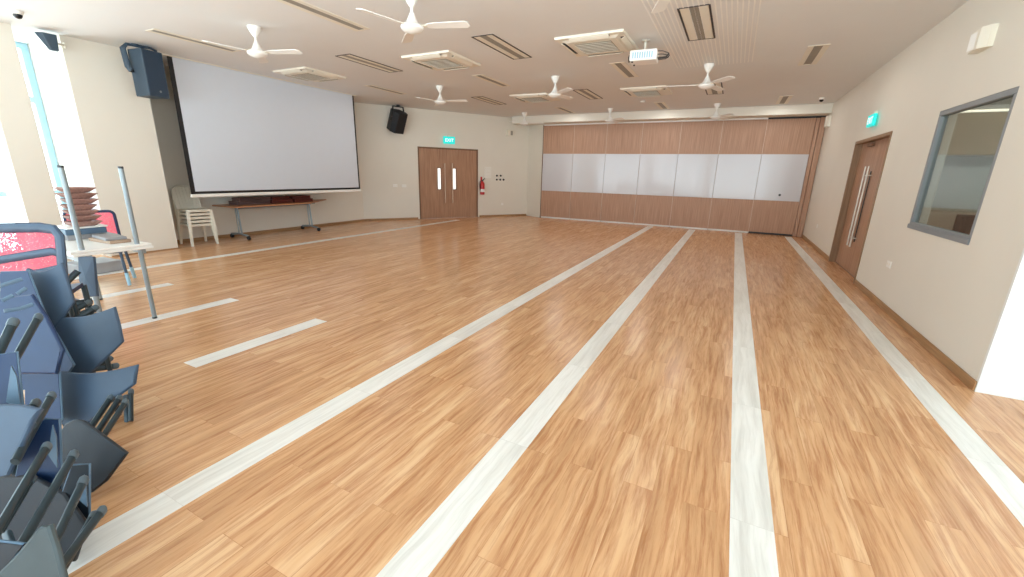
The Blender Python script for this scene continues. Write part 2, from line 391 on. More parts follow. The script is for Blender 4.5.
P2 = Vector((XR, DY1, 0)); U2 = (0, -1, 0)          # right hand door, u runs towards the camera, n into the room (-X)
def w2(mb, s0, s1, n0, n1, z0, z1, bev=0.): return wedge(mb, P2, U2, s0, s1, n0, n1, z0, z1, bev)
DW2 = DY1-DY0
mb = MB(); w2(mb, 0, .05, -.155, .012, 0, DZ); w2(mb, DW2-.05, DW2, -.155, .012, 0, DZ); w2(mb, .05, DW2-.05, -.155, .012, DZ-.05, DZ)
d2 = struct('door_2', mb, 'jamb')
for a, b, hs in ((.048, DW2/2-.001, DW2/2-.10), (DW2/2+.001, DW2-.048, DW2/2+.10)):
    lf = w2(MB(), a, b, -.145, -.10, .003, DZ-.048).build('door_leaf', 'door', d2)
    mb = MB(); mb.tube([wpt(P2, U2, hs, -.03, .47), wpt(P2, U2, hs, -.03, 1.84)], .014, 12)
    for z in (.62, 1.69): mb.tube([wpt(P2, U2, hs, -.101, z), wpt(P2, U2, hs, -.03, z)], .011, 8)
    mb.build('pull_handle', 'steel', lf, True)
    mb = MB(); w2(mb, a+.02, b-.02, -.099, -.095, .008, .012)
    mb.build('drop_seal', 'dark', lf)
mb = MB(); w2(mb, .62, .9, -.099, -.05, DZ-.13, DZ-.07, .006); mb.build('door_closer', 'frame', d2)
mb = MB(); w2(mb, DW2/2-.02, DW2/2+.02, -.0995, -.09, .55, 1.76); mb.build('edge_strip', 'black', d2)
# ------------------------------------------------------------------ operable wall
ow = root('operable_wall', 'folding partition of seven brown wood panels with a white writing band at the far end', 'partition', (-2.2, YB, 0))
xs = [-6.25, -5.12, -3.98, -2.84, -1.69, -.555, .567, 1.70]
OX = 2.2
for i in range(7):
    x0, x1 = xs[i]+OX, xs[i+1]+OX
    pn = MB().b2((x0+.003, 0, .055), (x1-.003, .09, 3.20), .002).build('panel', 'partition', ow)
    MB().b2((x0+.004, -.012, .985), (x1-.004, -.0005, 2.265), .002).build('writing_board', 'board', pn)
    MB().b2((x0-.006, -.016 if i else -.004, .055), (x0+.006, -.001, .985), 0).b2((x0-.006, -.006, 2.265), (x0+.006, -.001, 3.20)).build('seam_trim', 'seam', pn)
    if i < 6: MB().b2((x0+.01, .012, .003), (x1-.01, .06, .055), .003).build('bottom_gap_strip', 'white', pn)  # white strip stands for light leaking under the panel
    else: MB().b2((x0+.01, .03, .003), (x1-.01, .06, .055), .003).build('bottom_gap_strip', 'dark', pn)
MB().b2((1.704+OX, -.01, .004), (1.79+OX, .09, 3.20), .004).b2((1.80+OX, -.03, .004), (XR+OX-.012, .1, 3.21), .004).build('closing_jamb', 'partition', ow)
MB().b2((-6.268+OX, -.03, .004), (-6.254+OX, .1, 3.21), .002).build('end_post', 'frame', ow)
MB().b2((-6.25+OX, -.01, 3.205), (.567+OX, .09, 3.247), .004).build('head_gap_strip', 'white', ow)  # white strip stands for light leaking over the panels
MB().b2((.575+OX, .0, 3.203), (XR+OX-.02, .09, 3.244), .004).build('head_track', 'black', ow)
m_ = MB().lathe([(.032, 0), (.032, .01), (.024, .014)], (1.19, YB-.03, 1.15), 16, 'Y').build('black_magnet', 'black', None, True)
tag(m_, 'small round black magnet on the right end of the white writing band', 'magnet')
# ------------------------------------------------------------------ ceiling fans
def fan(loc, rz, label):
    r = root('ceiling_fan', label, 'fan', loc, math.radians(rz), 'white ceiling fans')
    MB().lathe([(.085, 0), (.082, -.03), (.06, -.075), (.032, -.12), (.026, -.13)], n=24).build('canopy', 'white', r, True)
    MB().tube([(0, 0, -.12), (0, 0, -.235)], .016, 12).build('down_rod', 'white', r, True)
    MB().lathe([(.026, -.19), (.03, -.205), (.046, -.24), (.066, -.28), (.085, -.301)], n=24).build('motor_cover', 'white', r, True)
    MB().lathe([(.085, -.300), (.115, -.310), (.130, -.330), (.125, -.352), (.095, -.376), (.045, -.392), (.015, -.396)], n=28).build('motor', 'white', r, True)
    for k in range(3):
        T = Matrix.Rotation(2*math.pi*k/3, 4, 'Z') @ Matrix.Translation((0, 0, -.325)) @ Matrix.Rotation(math.radians(-11), 4, 'X')
        mb = MB()
        mb.prism([(.18, -.045), (.28, -.062), (.62, -.072), (.66, -.05), (.665, .03), (.63, .058), (.28, .05), (.18, .035)], -.004, .004)
        bl = mb.moved(T).build('blade', 'white', r)
        MB().b2((.11, -.02, -.003), (.25, .02, .008), .002).moved(T).build('blade_arm', 'offwhite', bl)
    return r
F = [((-6.29, 4.2, ZC), 20, 'white ceiling fan nearest the projection screen and the large grey loudspeaker'),
     ((-3.48, 4.2, ZC), 17, 'white three-blade ceiling fan hanging at the top edge of the photo, left of centre'),
     ((-.7, 4.2, ZC), 110, 'white ceiling fan showing only a blade tip beside the nearest dark-framed light'),
     ((-6.38, 8.6, ZC), 15, 'white ceiling fan hanging right of the small black loudspeaker'),
     ((-3.52, 8.62, ZC), -40, 'white ceiling fan in the middle of the room in front of a ceiling vent cassette'),
     ((-.69, 8.67, ZC), -50, 'white ceiling fan right of the projector'),
     ((-6.42, 13.2, ZC), 10, 'small far white ceiling fan over the left end of the wood partition'),
     ((-3.57, 13.12, ZC), -40, 'far white ceiling fan before the partition, the middle one of its row'),
     ((-.71, 13.15, ZC), -52, 'far white ceiling fan before the right half of the partition')]
f0 = fan(*F[0])
for l, a, t in F[1:]: dup(f0, l, math.radians(a), t)
# ------------------------------------------------------------------ recessed lights
def light_a(loc, label):
    r = root('recessed_light', label, 'light', loc, 0, 'wide recessed ceiling lights')
    w, l, t = .178, .665, .02
    MB().b2((-w, -l, -.008), (-w+t, l, .01)).b2((w-t, -l, -.008), (w, l, .01)).b2((-w+t, -l, -.008), (w-t, -l+.012, .01)).b2((-w+t, l-.012, -.008), (w-t, l, .01)).build('frame', 'dark', r)
    for s in (-1, 1): MB().b2((s*.105-.048, -l+.014, -.005), (s*.105+.048, l-.014, .008), .002).build('reflector', 'offwhite', r)
    MB().b2((-.052, -l+.014, -.003), (.052, l-.014, .008)).build('louvre', 'grille', r)
    return r
LA = [((-.71, 6.46, ZC), 'dark-framed recessed light at the top right, before the projector and under the ribbed ceiling strip'),
      ((-3.52, 6.43, ZC), 'dark-framed recessed light between the two large ceiling vent cassettes'),
      ((-6.31, 6.41, ZC), 'dark-framed recessed light left of the second vent cassette, before the screen'),
      ((-6.31, 10.75, ZC), 'recessed light between the small black speaker and the middle of the ceiling'),
      ((-3.49, 10.72, ZC), 'recessed light right behind the middle ceiling fan'),
      ((-.71, 10.98, ZC), 'recessed light half hidden behind the ceiling fan right of the projector')]
l0 = light_a(*LA[0])
for l, t in LA[1:]: dup(l0, l, 0, t)
def light_b(loc, label):
    r = root('slot_light', label, 'light', loc, 0, 'slim recessed slot lights')
    w, l = .135, .615
    MB().b2((-w, -l, -.006), (-.056, l, .01), .002).b2((.056, -l, -.006), (w, l, .01), .002).b2((-.056, -l, -.006), (.056, -l+.03, .01)).b2((-.056, l-.03, -.006), (.056, l, .01)).build('frame', 'offwhite', r)
    MB().b2((-.055, -l+.031, -.003), (.055, l-.031, .008)).build('louvre', 'grille', r)
    return r
LB = [((.8, 8.66, ZC), 'slim slot light on the right of the ceiling, above the right door'),
      ((-2.12, 8.58, ZC), 'slim slot light just behind the projector'),
      ((-4.93, 8.52, ZC), 'slim slot light between the black speaker and the middle fan'),
      ((-7.93, 8.52, ZC), 'slim slot light just above the black loudspeaker'),
      ((-4.95, 4.3, ZC), 'slim slot light at the top edge between the two nearest fans'),
      ((-7.88, 4.27, ZC), 'slim slot light in front of the screen beside the large loudspeaker'),
      ((.78, 13.03, ZC), 'far slim slot light near the right end of the partition'),
      ((-2.1, 13.05, ZC), 'far slim slot light near the middle of the partition'),
      ((-4.95, 13.05, ZC), 'far slim slot light near the left part of the partition')]
l0 = light_b(*LB[0])
for l, t in LB[1:]: dup(l0, l, 0, t)
# ------------------------------------------------------------------ ceiling cassettes
def cassette(loc, label):
    r = root('ceiling_cassette', label, 'air conditioner', loc, 0, 'ceiling cassettes')
    sq = lambda a: [(-a, -a), (a, -a), (a, a), (-a, a)]
    MB().prism(sq(.49), -.03, 0, sq(.5)).build('face_plate', 'offwhite', r)
    MB().prism(sq(.36), -.056, -.031, sq(.41)).build('panel', 'offwhite', r)
    for k in range(4):
        T = Matrix.Rotation(math.pi/2*k, 4, 'Z')
        sl = MB().b2((-.29, -.452, -.034), (.29, -.398, -.0305)).moved(T).build('air_slot', 'dark', r)
        MB().box((0, -.44, -.046), (.57, .06, .008), .002, Matrix.Rotation(math.radians(-28), 3, 'X')).moved(T).build('flap', 'offwhite', sl)
    g = MB().b2((-.27, -.27, -.0595), (.27, .27, -.0565)).build('grille', 'vent', r)
    mb = MB()
    for i in range(7): mb.box((0, -.225+i*.075, -.064), (.53, .03, .004), 0, Matrix.Rotation(math.radians(18), 3, 'X'))
    mb.build('pale_bars', 'offwhite', g)
    return r
CA = [((-2.11, 6.76, ZC), 'large white ceiling vent cassette left of the projector'),
      ((-4.91, 6.70, ZC), 'white ceiling vent cassette between the screen and the large cassette by the projector'),
      ((-8.20, 6.58, ZC), 'white ceiling vent cassette close above the projection screen'),
      ((-4.88, 10.65, ZC), 'far white ceiling cassette behind the middle fan'),
      ((-2.10, 10.72, ZC), 'far white ceiling cassette behind the projector')]
c0 = cassette(*CA[0])
for l, t in CA[1:]: dup(c0, l, 0, t)
# ------------------------------------------------------------------ projector
pj = root('projector', 'white projector hung from the ceiling on a short silver pole', 'projector', (-1.44, 6.9, ZC), math.radians(4))
MB().lathe([(.06, 0), (.06, -.012), (.03, -.02)], n=20).tube([(0, 0, -.015), (0, 0, -.13)], .022, 14).b2((-.08, -.05, -.14), (.08, .05, -.128), .003).build('mount', 'steel', pj, True)
MB().b2((-.19, -.14, -.285), (.19, .16, -.142), .016, 2).build('body', 'white', pj)
mb = MB()
for i in range(9): mb.b2((-.15+i*.033, -.1425, -.255), (-.133+i*.033, -.1405, -.175))
mb.build('vents', 'alu', pj)
MB().lathe([(.045, 0), (.05, -.04), (.042, -.042)], (-.189, .05, -.21), 20, 'X').build('lens', 'black', pj, True)
for dy in (-.1, .1): MB().lathe([(.015, -.285), (.013, -.30)], (-.15, dy, 0), 12).build('foot', 'dark', pj, True)
for k, (y, z) in enumerate(((-.09, -.17), (-.04, -.2), (.02, -.23))):
    MB().tube([(.19, y, z), (.26, y-.01, z-.005), (.33, y, z-.03+.01*k), (.345, y+.03, -.2), (.30, y+.05, -.24), (.192, y+.05, -.245)], .006, 8).build('cable', 'dark', pj, True)
# small ceiling things
t_ = MB().lathe([(.06, 0), (.062, -.012), (.05, -.035), (.02, -.042)], (-2.45, 12.1, ZC), 20).build('smoke_detector', 'white', None, True)
tag(t_, 'small round white detector on the far ceiling beyond the projector', 'smoke detector')
def dome(loc, label, mat='white'):
    r = root('dome_camera', label, 'camera', loc)
    MB().lathe([(.06, 0), (.06, -.03), (.05, -.04)], n=20).build('base', 'white', r, True)
    MB().lathe([(.046, -.035), (.044, -.06), (.03, -.082), (.01, -.09)], n=20).build('dome', 'black', r, True)
    return r
dome((1.55, 12.98, ZC), 'little dome camera on the ceiling at the right end of the beam')
dome((-8.66, 2.54, ZC), 'little dome camera on the ceiling at the far left by the window')
# ------------------------------------------------------------------ projection screen
ps = root('projection_screen', 'large white pull-down projection screen on the left wall', 'screen', (-9.33, 6.65, .99))
MB().b2((-.004, -2.05, .105), (0, 2.07, 2.47)).build('fabric', 'screen', ps)
MB().b2((-.0075, -2.13, .055), (-.0042, 2.12, 2.47)).build('black_border', 'black', ps)
MB().b2((-.02, -2.15, -.01), (.02, 2.12, .055), .01).build('weight_bar', 'white', ps)
MB().b2((-.05, -2.2, 2.472), (.03, 2.2, 2.489), .003).build('slot_cover', 'offwhite', ps)
# ------------------------------------------------------------------ loudspeakers
sp = root('loudspeaker', 'large dark blue-grey loudspeaker in a yoke bracket high on the left wall', 'speaker', (-8.98, 4.02, 2.68), math.radians(14))
mb = MB().prism([(-.17, -.13), (.17, -.17), (.17, .17), (-.17, .13)], 0, .71); bmesh.ops.bevel(mb.bm, geom=mb.bm.edges[:], offset=.008, segments=1, affect='EDGES')
mb.build('cabinet', 'speaker', sp)
MB().b2((.171, -.155, .02), (.177, .155, .69), .004).build('front_grille', 'speaker_face', sp)
MB().lathe([(.018, 0), (.018, .004)], (.177, .02, .09), 16, 'X').build('badge', 'alu_grey', sp, True)
mb = MB().tube([(-.10, -.175, .38), (-.13, -.20, .44), (-.15, -.205, .71), (-.13, -.15, .775), (-.02, .12, .785), (.03, .19, .755), (.0, .205, .70), (-.10, .185, .38)], .042, 8, .45)
mb.tube([(-.09, -.05, .778), (-.09, -.05, .80)], .05, 12)
mb.build('yoke', 'speaker', sp)
for s in (-1, 1): MB().lathe([(.03, -.012), (.03, .012), (.018, .022)], (-.10, s*.172, .38), 14, 'Y').build('knob', 'black', sp, True)
s2 = root('loudspeaker', 'small black loudspeaker tilted under the ceiling right of the projection screen', 'speaker', (-9.42, 10.52, ZC), math.radians(-8))
T = Matrix.Translation((0, 0, -.40)) @ Matrix.Rotation(math.radians(24), 4, 'Y')
mb = MB().prism([(-.2, -.17), (.05, -.24), (.21, -.17), (.21, .17), (.05, .24), (-.2, .17)], -.37, .24); bmesh.ops.bevel(mb.bm, geom=mb.bm.edges[:], offset=.01, segments=1, affect='EDGES')
mb.moved(T).build('cabinet', 'speaker_black', s2)
MB().b2((.211, -.15, -.33), (.217, .15, .21), .004).moved(T).build('front_grille', 'speaker_black2', s2)
MB().b2((-.03, -.245, -.06), (.03, -.225, .04), .004).moved(T).build('side_handle', 'black', s2)
mb = MB().tube([(.04, -.245, -.34), (.05, -.21, -.16), (.05, -.19, -.05), (.05, .19, -.05), (.05, .21, -.16), (.04, .245, -.34)], .034, 8, .5)
mb.tube([(.05, 0, -.05), (.05, 0, 0)], .05, 10)
mb.build('yoke', 'black', s2)
s3 = root('loudspeaker', 'small dark wedge loudspeaker above the left window', 'speaker', (-9.42, 2.98, 3.2), math.radians(-8))
mb = MB().prism([(.0, .05), (.03, .02), (.09, .04), (.08, .12), (.0, .12)], 0, .22, [(-.11, -.02), (.0, -.09), (.10, -.02), (.09, .13), (-.10, .14)])
bmesh.ops.bevel(mb.bm, geom=mb.bm.edges[:], offset=.006, segments=1, affect='EDGES'); mb.build('cabinet', 'speaker', s3)
MB().tube([(-.05, .1, .13), (-.11, .2, .13), (-.14, .24, .13)], .014, 8).lathe([(.04, 0), (.04, .012)], (-.14, .226, .13), 14, 'Y').build('bracket', 'offwhite', s3, True)
def wallbox(name, label, cat, c, d, mat, rz=0):
    r = root(name, label, cat, c, rz)
    mb = MB().box((0, 0, 0), d, .006); mb.build('housing', mat, r)
    return r
r = root('wall_speaker', 'white wedge speaker box on the right wall above the window', 'speaker', (XR, 6.03, 2.83))
MB().prism([(0, -.15), (0, .15), (-.075, .13), (-.09, -.08), (-.04, -.15)], 0, .185).build('housing', 'offwhite', r)
MB().box((-.085, .026, .0925), (.004, .17, .15), .001, Matrix.Rotation(math.radians(4), 3, 'Z')).build('front_grille', 'white', r)
r = root('wall_speaker', 'small white speaker box high on the right wall near the partition', 'speaker', (XR, 13.95, 2.92))
MB().prism([(0, -.13), (0, .13), (-.08, .13), (-.10, .0), (-.05, -.13)], 0, .26).build('housing', 'offwhite', r)
MB().box((-.093, .065, .13), (.006, .11, .2), .001, Matrix.Rotation(math.radians(-9), 3, 'Z')).build('front_grille', 'grille', r)
q = wpt(D0, U1, 3.41, 0, 2.86); az = math.atan2(DT.y, DT.x)
r = root('wall_speaker', 'small white box with a dark front high right of the double door', 'speaker', q, az)
MB().b2((-.11, -.11, 0), (.10, 0, .2), .006).build('housing', 'offwhite', r)
MB().b2((.0, -.114, .02), (.09, -.1105, .17), .001).build('front_grille', 'grille', r)
# ------------------------------------------------------------------ exit signs
def exit_sign(label, loc, rz, w=.40, h=.23):
    r = root('exit_sign', label, 'exit sign', loc, rz, 'green exit signs')
    MB().b2((-w/2, -.075, 0), (w/2, -.03, h), .006).build('lamp_box', 'sign', r)
    MB().b2((-.05, -.05, h), (.05, -.0005, h+.05), .004).b2((-.04, -.031, h*.4), (.04, -.0005, h*.7), .003).build('bracket', 'offwhite', r)
    cu = bpy.data.curves.new('lettering', 'FONT'); cu.body = 'EXIT'; cu.size = .15; cu.align_x = 'CENTER'; cu.extrude = .001
    t = bpy.data.objects.new('lettering', cu); COL.objects.link(t); bpy.context.view_layer.update()
    me = bpy.data.meshes.new_from_object(t.evaluated_get(bpy.context.evaluated_depsgraph_get())); bpy.data.objects.remove(t)
    me.materials.clear(); me.materials.append(M['sign_txt']); o = bpy.data.objects.new('lettering', me); COL.objects.link(o); o.parent = r
    o.location = (0, -.0765, h*.5-.05); o.rotation_euler = (math.pi/2, 0, 0)
    return r
exit_sign('lit green exit sign above the double wooden door on the left', wpt(D0, U1, 1.08, 0, 2.47), az, .40, .23)
exit_sign('lit green exit sign above the right hand wall door', (XR, 9.42, 2.48), -math.pi/2, .36, .19)
# ------------------------------------------------------------------ wall fittings
def socket(label, loc, rz, two=True):
    r = root('wall_socket', label, 'socket', loc, rz)
    MB().b2((-.073 if two else -.043, -.011, -.043), (.073 if two else .043, 0, .043), .003).build('plate', 'white', r)
    for x in ((-.035, .035) if two else (0,)): MB().b2((x-.012, -.014, -.012), (x+.012, -.0112, .016), .001).build('switch', 'offwhite', r)
socket('white wall socket left of the double door, farther from it', wpt(D0, U1, -.79, 0, 1.10), az)
socket('white wall socket left of the double door, nearer to it', wpt(D0, U1, -.50, 0, 1.09), az)
socket('white wall socket low on the right wall between door and window', (XR, 7.0, .56), -math.pi/2)
socket('white wall socket low on the right wall between door and partition', (XR, 12.52, .51), -math.pi/2, False)
socket('white wall socket low on the slanted wall under the black hooks', wpt(D0, U1, 3.17, 0, .45), az, False)
sw = root('switch_panel', 'grid of white light switches right of the double door', 'switch', wpt(D0, U1, 2.60, 0, 1.58), az)
for i in range(3):
    for j in range(4):
        p_ = MB().b2((-.13+i*.09-.04, -.01, -.2+j*.1), (-.13+i*.09+.04, 0, -.2+j*.1+.085), .003).build('switch_plate', 'white', sw)
        MB().b2((-.13+i*.09-.022, -.014, -.182+j*.1), (-.13+i*.09+.022, -.0102, -.182+j*.1+.05), .002).build('rocker', 'offwhite', p_)
for n_, (s, z) in enumerate(((2.93, 1.47), (3.09, 1.47), (2.93, 1.33), (3.07, 1.33), (3.21, 1.33))):
    lab = ['upper left', 'upper right', 'lower left', 'lower middle', 'lower right'][n_]
    r = root('wall_hook', lab+' of the five small black round wall hooks right of the switches', 'hook', wpt(D0, U1, s, 0, z), az, 'black wall hooks')
    MB().lathe([(.035, -.012), (.035, 0)], n=16, axis='Y').build('rosette', 'black', r, True)
    MB().lathe([(.022, -.045), (.022, -.03), (.01, -.028), (.01, -.0125)], n=14, axis='Y').build('peg', 'dark', r, True)
fe = root('fire_extinguisher', 'red fire extinguisher hanging on the wall right of the double door', 'fire extinguisher', wpt(D0, U1, 2.30, 0, .80), az)
MB().lathe([(.05, 0), (.078, .012), (.08, .36), (.07, .41), (.035, .45), (.026, .47)], (0, -.1, 0), 22).build('cylinder', 'red', fe, True)
MB().lathe([(.0805, .10), (.0805, .20)], (0, -.1, 0), 22).build('label', 'white', fe, True)
MB().b2((-.02, -.13, .47), (.02, -.07, .51), .004).tube([(0, -.1, .50), (.09, -.13, .55)], .01, 8).tube([(0, -.1, .51), (.09, -.14, .59)], .008, 8).build('valve', 'dark', fe)
MB().tube([(-.02, -.1, .49), (-.1, -.11, .45), (-.11, -.12, .3), (-.1, -.12, .15)], .012, 8).build('hose', 'black', fe, True)
MB().b2((-.03, -.02, .2), (.03, 0, .62), .003).build('bracket', 'red', fe)
# ------------------------------------------------------------------ stacked white garden chairs
def mono_chair(label, loc, rz):
    """moulded one-piece chair, front towards +X"""
    r = root('plastic_chair', label, 'chair', loc, rz, 'stacked white plastic chairs')
    mb = MB()
    mb.prism([(-.2, -.19), (.0, -.215), (.2, -.225), (.235, -.19), (.245, 0), (.235, .19), (.2, .225), (.0, .215), (-.2, .19)], .425, .437)
    for s in (-1, 1): mb.b2((-.2, s*.205, .395), (.21, s*.215, .43), .004)
    mb.b2((.215, -.2, .39), (.228, .2, .43), .004); mb.b2((-.205, -.19, .39), (-.193, .19, .43), .004)
    mb.build('seat', 'plastic_white', r)
    mb = MB(); n = 7
    for i in range(n):
        y0 = -.21+i*.42/n; w = .42/n
        lo = (-.19, .44); hi = (-.30-.03*(1-((i-3)/3)**2), .82+.05*(1-((i-3)/3)**2))
        c0, c1 = y0+.003, y0+w-.003
        mb.plate([(lo[0], c0, lo[1]), (lo[0], c1, lo[1]), (hi[0], c1, hi[1]), (hi[0], c0, hi[1])], (1, 0, .3), .012)
    mb.tube([(-.2, -.215, .43), (-.26, -.225, .62), (-.31, -.2, .81), (-.345, -.1, .875), (-.35, 0, .885), (-.345, .1, .875), (-.31, .2, .81), (-.26, .225, .62), (-.2, .215, .43)], .016, 8)
    mb.build('backrest', 'plastic_white', r)
    for sx, sy in ((1, 1), (1, -1), (-1, 1), (-1, -1)):
        x, y = (.205 if sx > 0 else -.19), sy*.2
        fx, fy = x+sx*(.035 if sx > 0 else .07), y+sy*.03
        top = [(x-.03, y-.028), (x+.03, y-.028), (x+.03, y+.028), (x-.03, y+.028)]
        bot = [(fx-.018, fy-.018), (fx+.018, fy-.018), (fx+.018, fy+.018), (fx-.018, fy+.018)]
        MB().prism(bot, 0, .424, top).build('leg', 'plastic_white', r)
    return r
W = ['lowest of the stacked white plastic chairs beside the screen, its legs on the floor', 'second from the floor of the stacked white plastic chairs beside the screen',
     'middle one of the five stacked white plastic chairs beside the screen', 'fourth from the floor of the stacked white plastic chairs beside the screen',
     'topmost of the stacked white plastic chairs in the recess beside the screen']
w0 = mono_chair(W[0], (-9.80, 4.74, 0), math.radians(-4))
for i in range(1, 5): dup(w0, (-9.80+.004*i, 4.74, .072*i), math.radians(-4), W[i])
# ------------------------------------------------------------------ table on castors under the screen and the boards on it
tb = root('castor_table', 'long wood-topped table on grey castor legs under the projection screen', 'table', (-9.85, 6.55, 0))
MB().prism([(-.32, -1.26), (.46, -1.2), (.46, .62), (-.32, 1.74)], .728, .752).build('tabletop', 'desk', tb)
MB().prism([(-.325, -1.267), (.466, -1.206), (.466, .625), (-.325, 1.752)], .7255, .7275).build('edge_band', 'frame', tb)
MB().b2((.0, -.94, .66), (.05, .94, .70), .004).build('crossbar', 'alu_grey', tb)
for y in (-.95, .88):
    lg = MB().tube([(.10, y, .10), (.06, y, .725)], .024, 12, .7).tube([(.0, y, .10), (-.01, y, .725)], .018, 12, .7).b2((-.22, y-.035, .70), (.26, y+.035, .7255), .004).build('leg', 'pole', tb, True)
    MB().tube([(-.30, y, .085), (0, y, .115), (.33, y, .085)], .026, 10, .8).build('foot_bar', 'pole', lg, True)
    for x in (-.30, .33):
        MB().lathe([(.038, -.028), (.042, -.022), (.042, -.006), (.03, -.004), (.03, .004), (.042, .006), (.042, .022), (.038, .028)], (x+.01, y, .042), 18, 'Y').build('castor', 'black', lg, True)
BD = [('grey-brown board at the left end of the castor table, lower of two', 'greybrown', (.0, -.76, .752), (.34, .76, .08), 0),
      ('grey-brown board at the left end of the castor table, upper of two', 'greybrown', (.02, -.72, .8325), (.3, .72, .08), 0),
      ('dark flat bundle in the middle of the castor table', 'mahog', (.02, -.07, .752), (.32, .54, .095), 0),
      ('thin dark red board lying on the middle bundle of the castor table', 'mahog', (.03, -.1, .8475), (.28, .46, .06), 2),
      ('dark red board at the right end of the castor table, lower of two', 'mahog', (.03, .50, .752), (.34, .52, .08), 0),
      ('dark red board at the right end of the castor table, upper of two', 'mahog', (.03, .46, .8325), (.3, .50, .075), 0)]
for lab, mt, c, d, a in BD:
    o = MB().b2((-d[0]/2, -d[1]/2, 0), (d[0]/2, d[1]/2, d[2]*.42), .006).b2((-d[0]/2+.01, -d[1]/2+.012, d[2]*.42), (d[0]/2-.012, d[1]/2-.01, d[2]*.56)).b2((-d[0]/2, -d[1]/2, d[2]*.56), (d[0]/2, d[1]/2, d[2]), .006).build('flat_board', mt)
    o.location = (-9.85+c[0], 6.70+c[1], c[2]); o.rotation_euler = (0, 0, math.radians(a)); tag(o, lab, 'board')
# ------------------------------------------------------------------ white table and the upturned table on it
TX0, TX1, TY0, TY1 = -6.66, -5.27, 1.5, 2.12
def side_table(label, loc, up):
    r = root('folding_table', label, 'table', loc, 0, 'white-topped tables by the chair pile')
    hx, hy = (TX1-TX0)/2, (TY1-TY0)/2; s = -1 if up else 1
    z = 0 if up else .755
    MB().b2((-hx, -hy, z), (hx, hy, z+.026), .006, 2).build('tabletop', 'white', r)
    zz = (.03, .032, .775) if up else (.751, .749, 0)
    if not up: MB().b2((-hx+.06, -hy+.05, .70), (hx-.06, -hy+.075, .754), .002).b2((-hx+.06, hy-.075, .70), (hx-.06, hy-.05, .754), .002).build('apron', 'pole', r)
    for sx in (-1, 1):
        for sy in (-1, 1):
            if up and sx < 0:          # the other pair of legs is folded flat
                MB().tube([(-hx+.02, sy*(hy-.03), .048), (.05, sy*(hy-.03), .048)], .021, 14).build('leg', 'pole', r, True)
                continue
            a = (sx*(hx-.055), sy*(hy-.10), .0265 if up else .754); b = (sx*(hx-.055), sy*(hy-.10), .765 if up else .02)
            lg = MB().tube([a, b], .021, 14).build('leg', 'pole', r, True)
            MB().lathe([(.0215, -.0), (.0225, .02)] if not up else [(.0225, -.0), (.0215, .02)], (b[0], b[1], 0 if not up else .765), 14).build('foot_cap', 'dark', lg, True)
    return r
cx, cy = (TX0+TX1)/2, (TY0+TY1)/2
side_table('white table standing upright behind the chair pile on the left', (cx, cy, 0), False)
side_table('upturned table lying on the white table, its grey legs pointing up', (cx-.002, cy-.012, .782), True)
ZT = .809
def slab(name, label, cat, c, d, a, mat, bev=.004):
    o = MB().b2((-d[0]/2, -d[1]/2, 0), (d[0]/2, d[1]/2, d[2]), bev).build(name, mat); o.location = c; o.rotation_euler = (0, 0, math.radians(a)); tag(o, label, cat); return o
slab('folded_carton', 'flat brown folded carton at the front corner of the upturned table, lower of two', 'carton', (-5.70, 1.93, ZT), (.42, .18, .03), 3, 'kraft')
slab('folded_carton', 'flat grey-brown folded carton at the front corner of the upturned table, upper of two', 'carton', (-5.71, 1.935, ZT+.031), (.38, .17, .028), -4, 'greycard')
slab('card_box', 'pale grey flat box under the blue-grey box on the upturned table', 'box', (-6.22, 1.87, ZT), (.34, .32, .055), 2, 'greycard')
slab('card_box', 'blue-grey flat box under the pile of brown trays', 'box', (-6.20, 1.88, ZT+.056), (.36, .32, .06), -3, 'slate')
slab('card_box', 'thin white flat box between the blue-grey box and the brown trays', 'box', (-6.20, 1.88, ZT+.117), (.36, .33, .018), 2, 'white')
TN = ['lowest', 'second from the bottom', 'third from the bottom', 'middle one', 'third from the top', 'second from the top', 'topmost']
zt = ZT+.136
for i in range(7):
    hx, hy = .115, .122; rc = lambda a, b: [(-a, -b), (a, -b), (a, b), (-a, b)]
    mb = MB().prism(rc(hx-.05, hy-.05), 0, .012, rc(hx-.042, hy-.042))
    for k in range(4):
        T = Matrix.Rotation(math.pi/2*k, 4, 'Z'); L_, B_ = (hx, hy) if k % 2 == 0 else (hy, hx)
        v = [(-(L_-.045), -(B_-.045), .010), ((L_-.045), -(B_-.045), .010), (L_, -B_, .052), (-L_, -B_, .052)]
        m2 = MB().plate(v, (0, -1, -.8), -.009)
        me = m2.moved(T)
        tmp = bpy.data.meshes.new('t'); me.bm.to_mesh(tmp); me.bm.free(); mb.bm.from_mesh(tmp); bpy.data.meshes.remove(tmp)
    o = mb.build('shallow_tray', 'tray'); o.location = (-6.10+random.uniform(-.012, .012), 1.885+random.uniform(-.012, .012), zt+i*.058); o.rotation_euler = (0, 0, math.radians(random.uniform(-5, 5)))
    tag(o, TN[i]+' of the seven brown trays stacked on the upturned table', 'tray', 'brown trays')
slab('low_crate', 'low grey crate on the floor seen beneath the white table', 'crate', (-8.45, 2.60, 0), (.5, .5, .16), 5, 'greycard', .01)
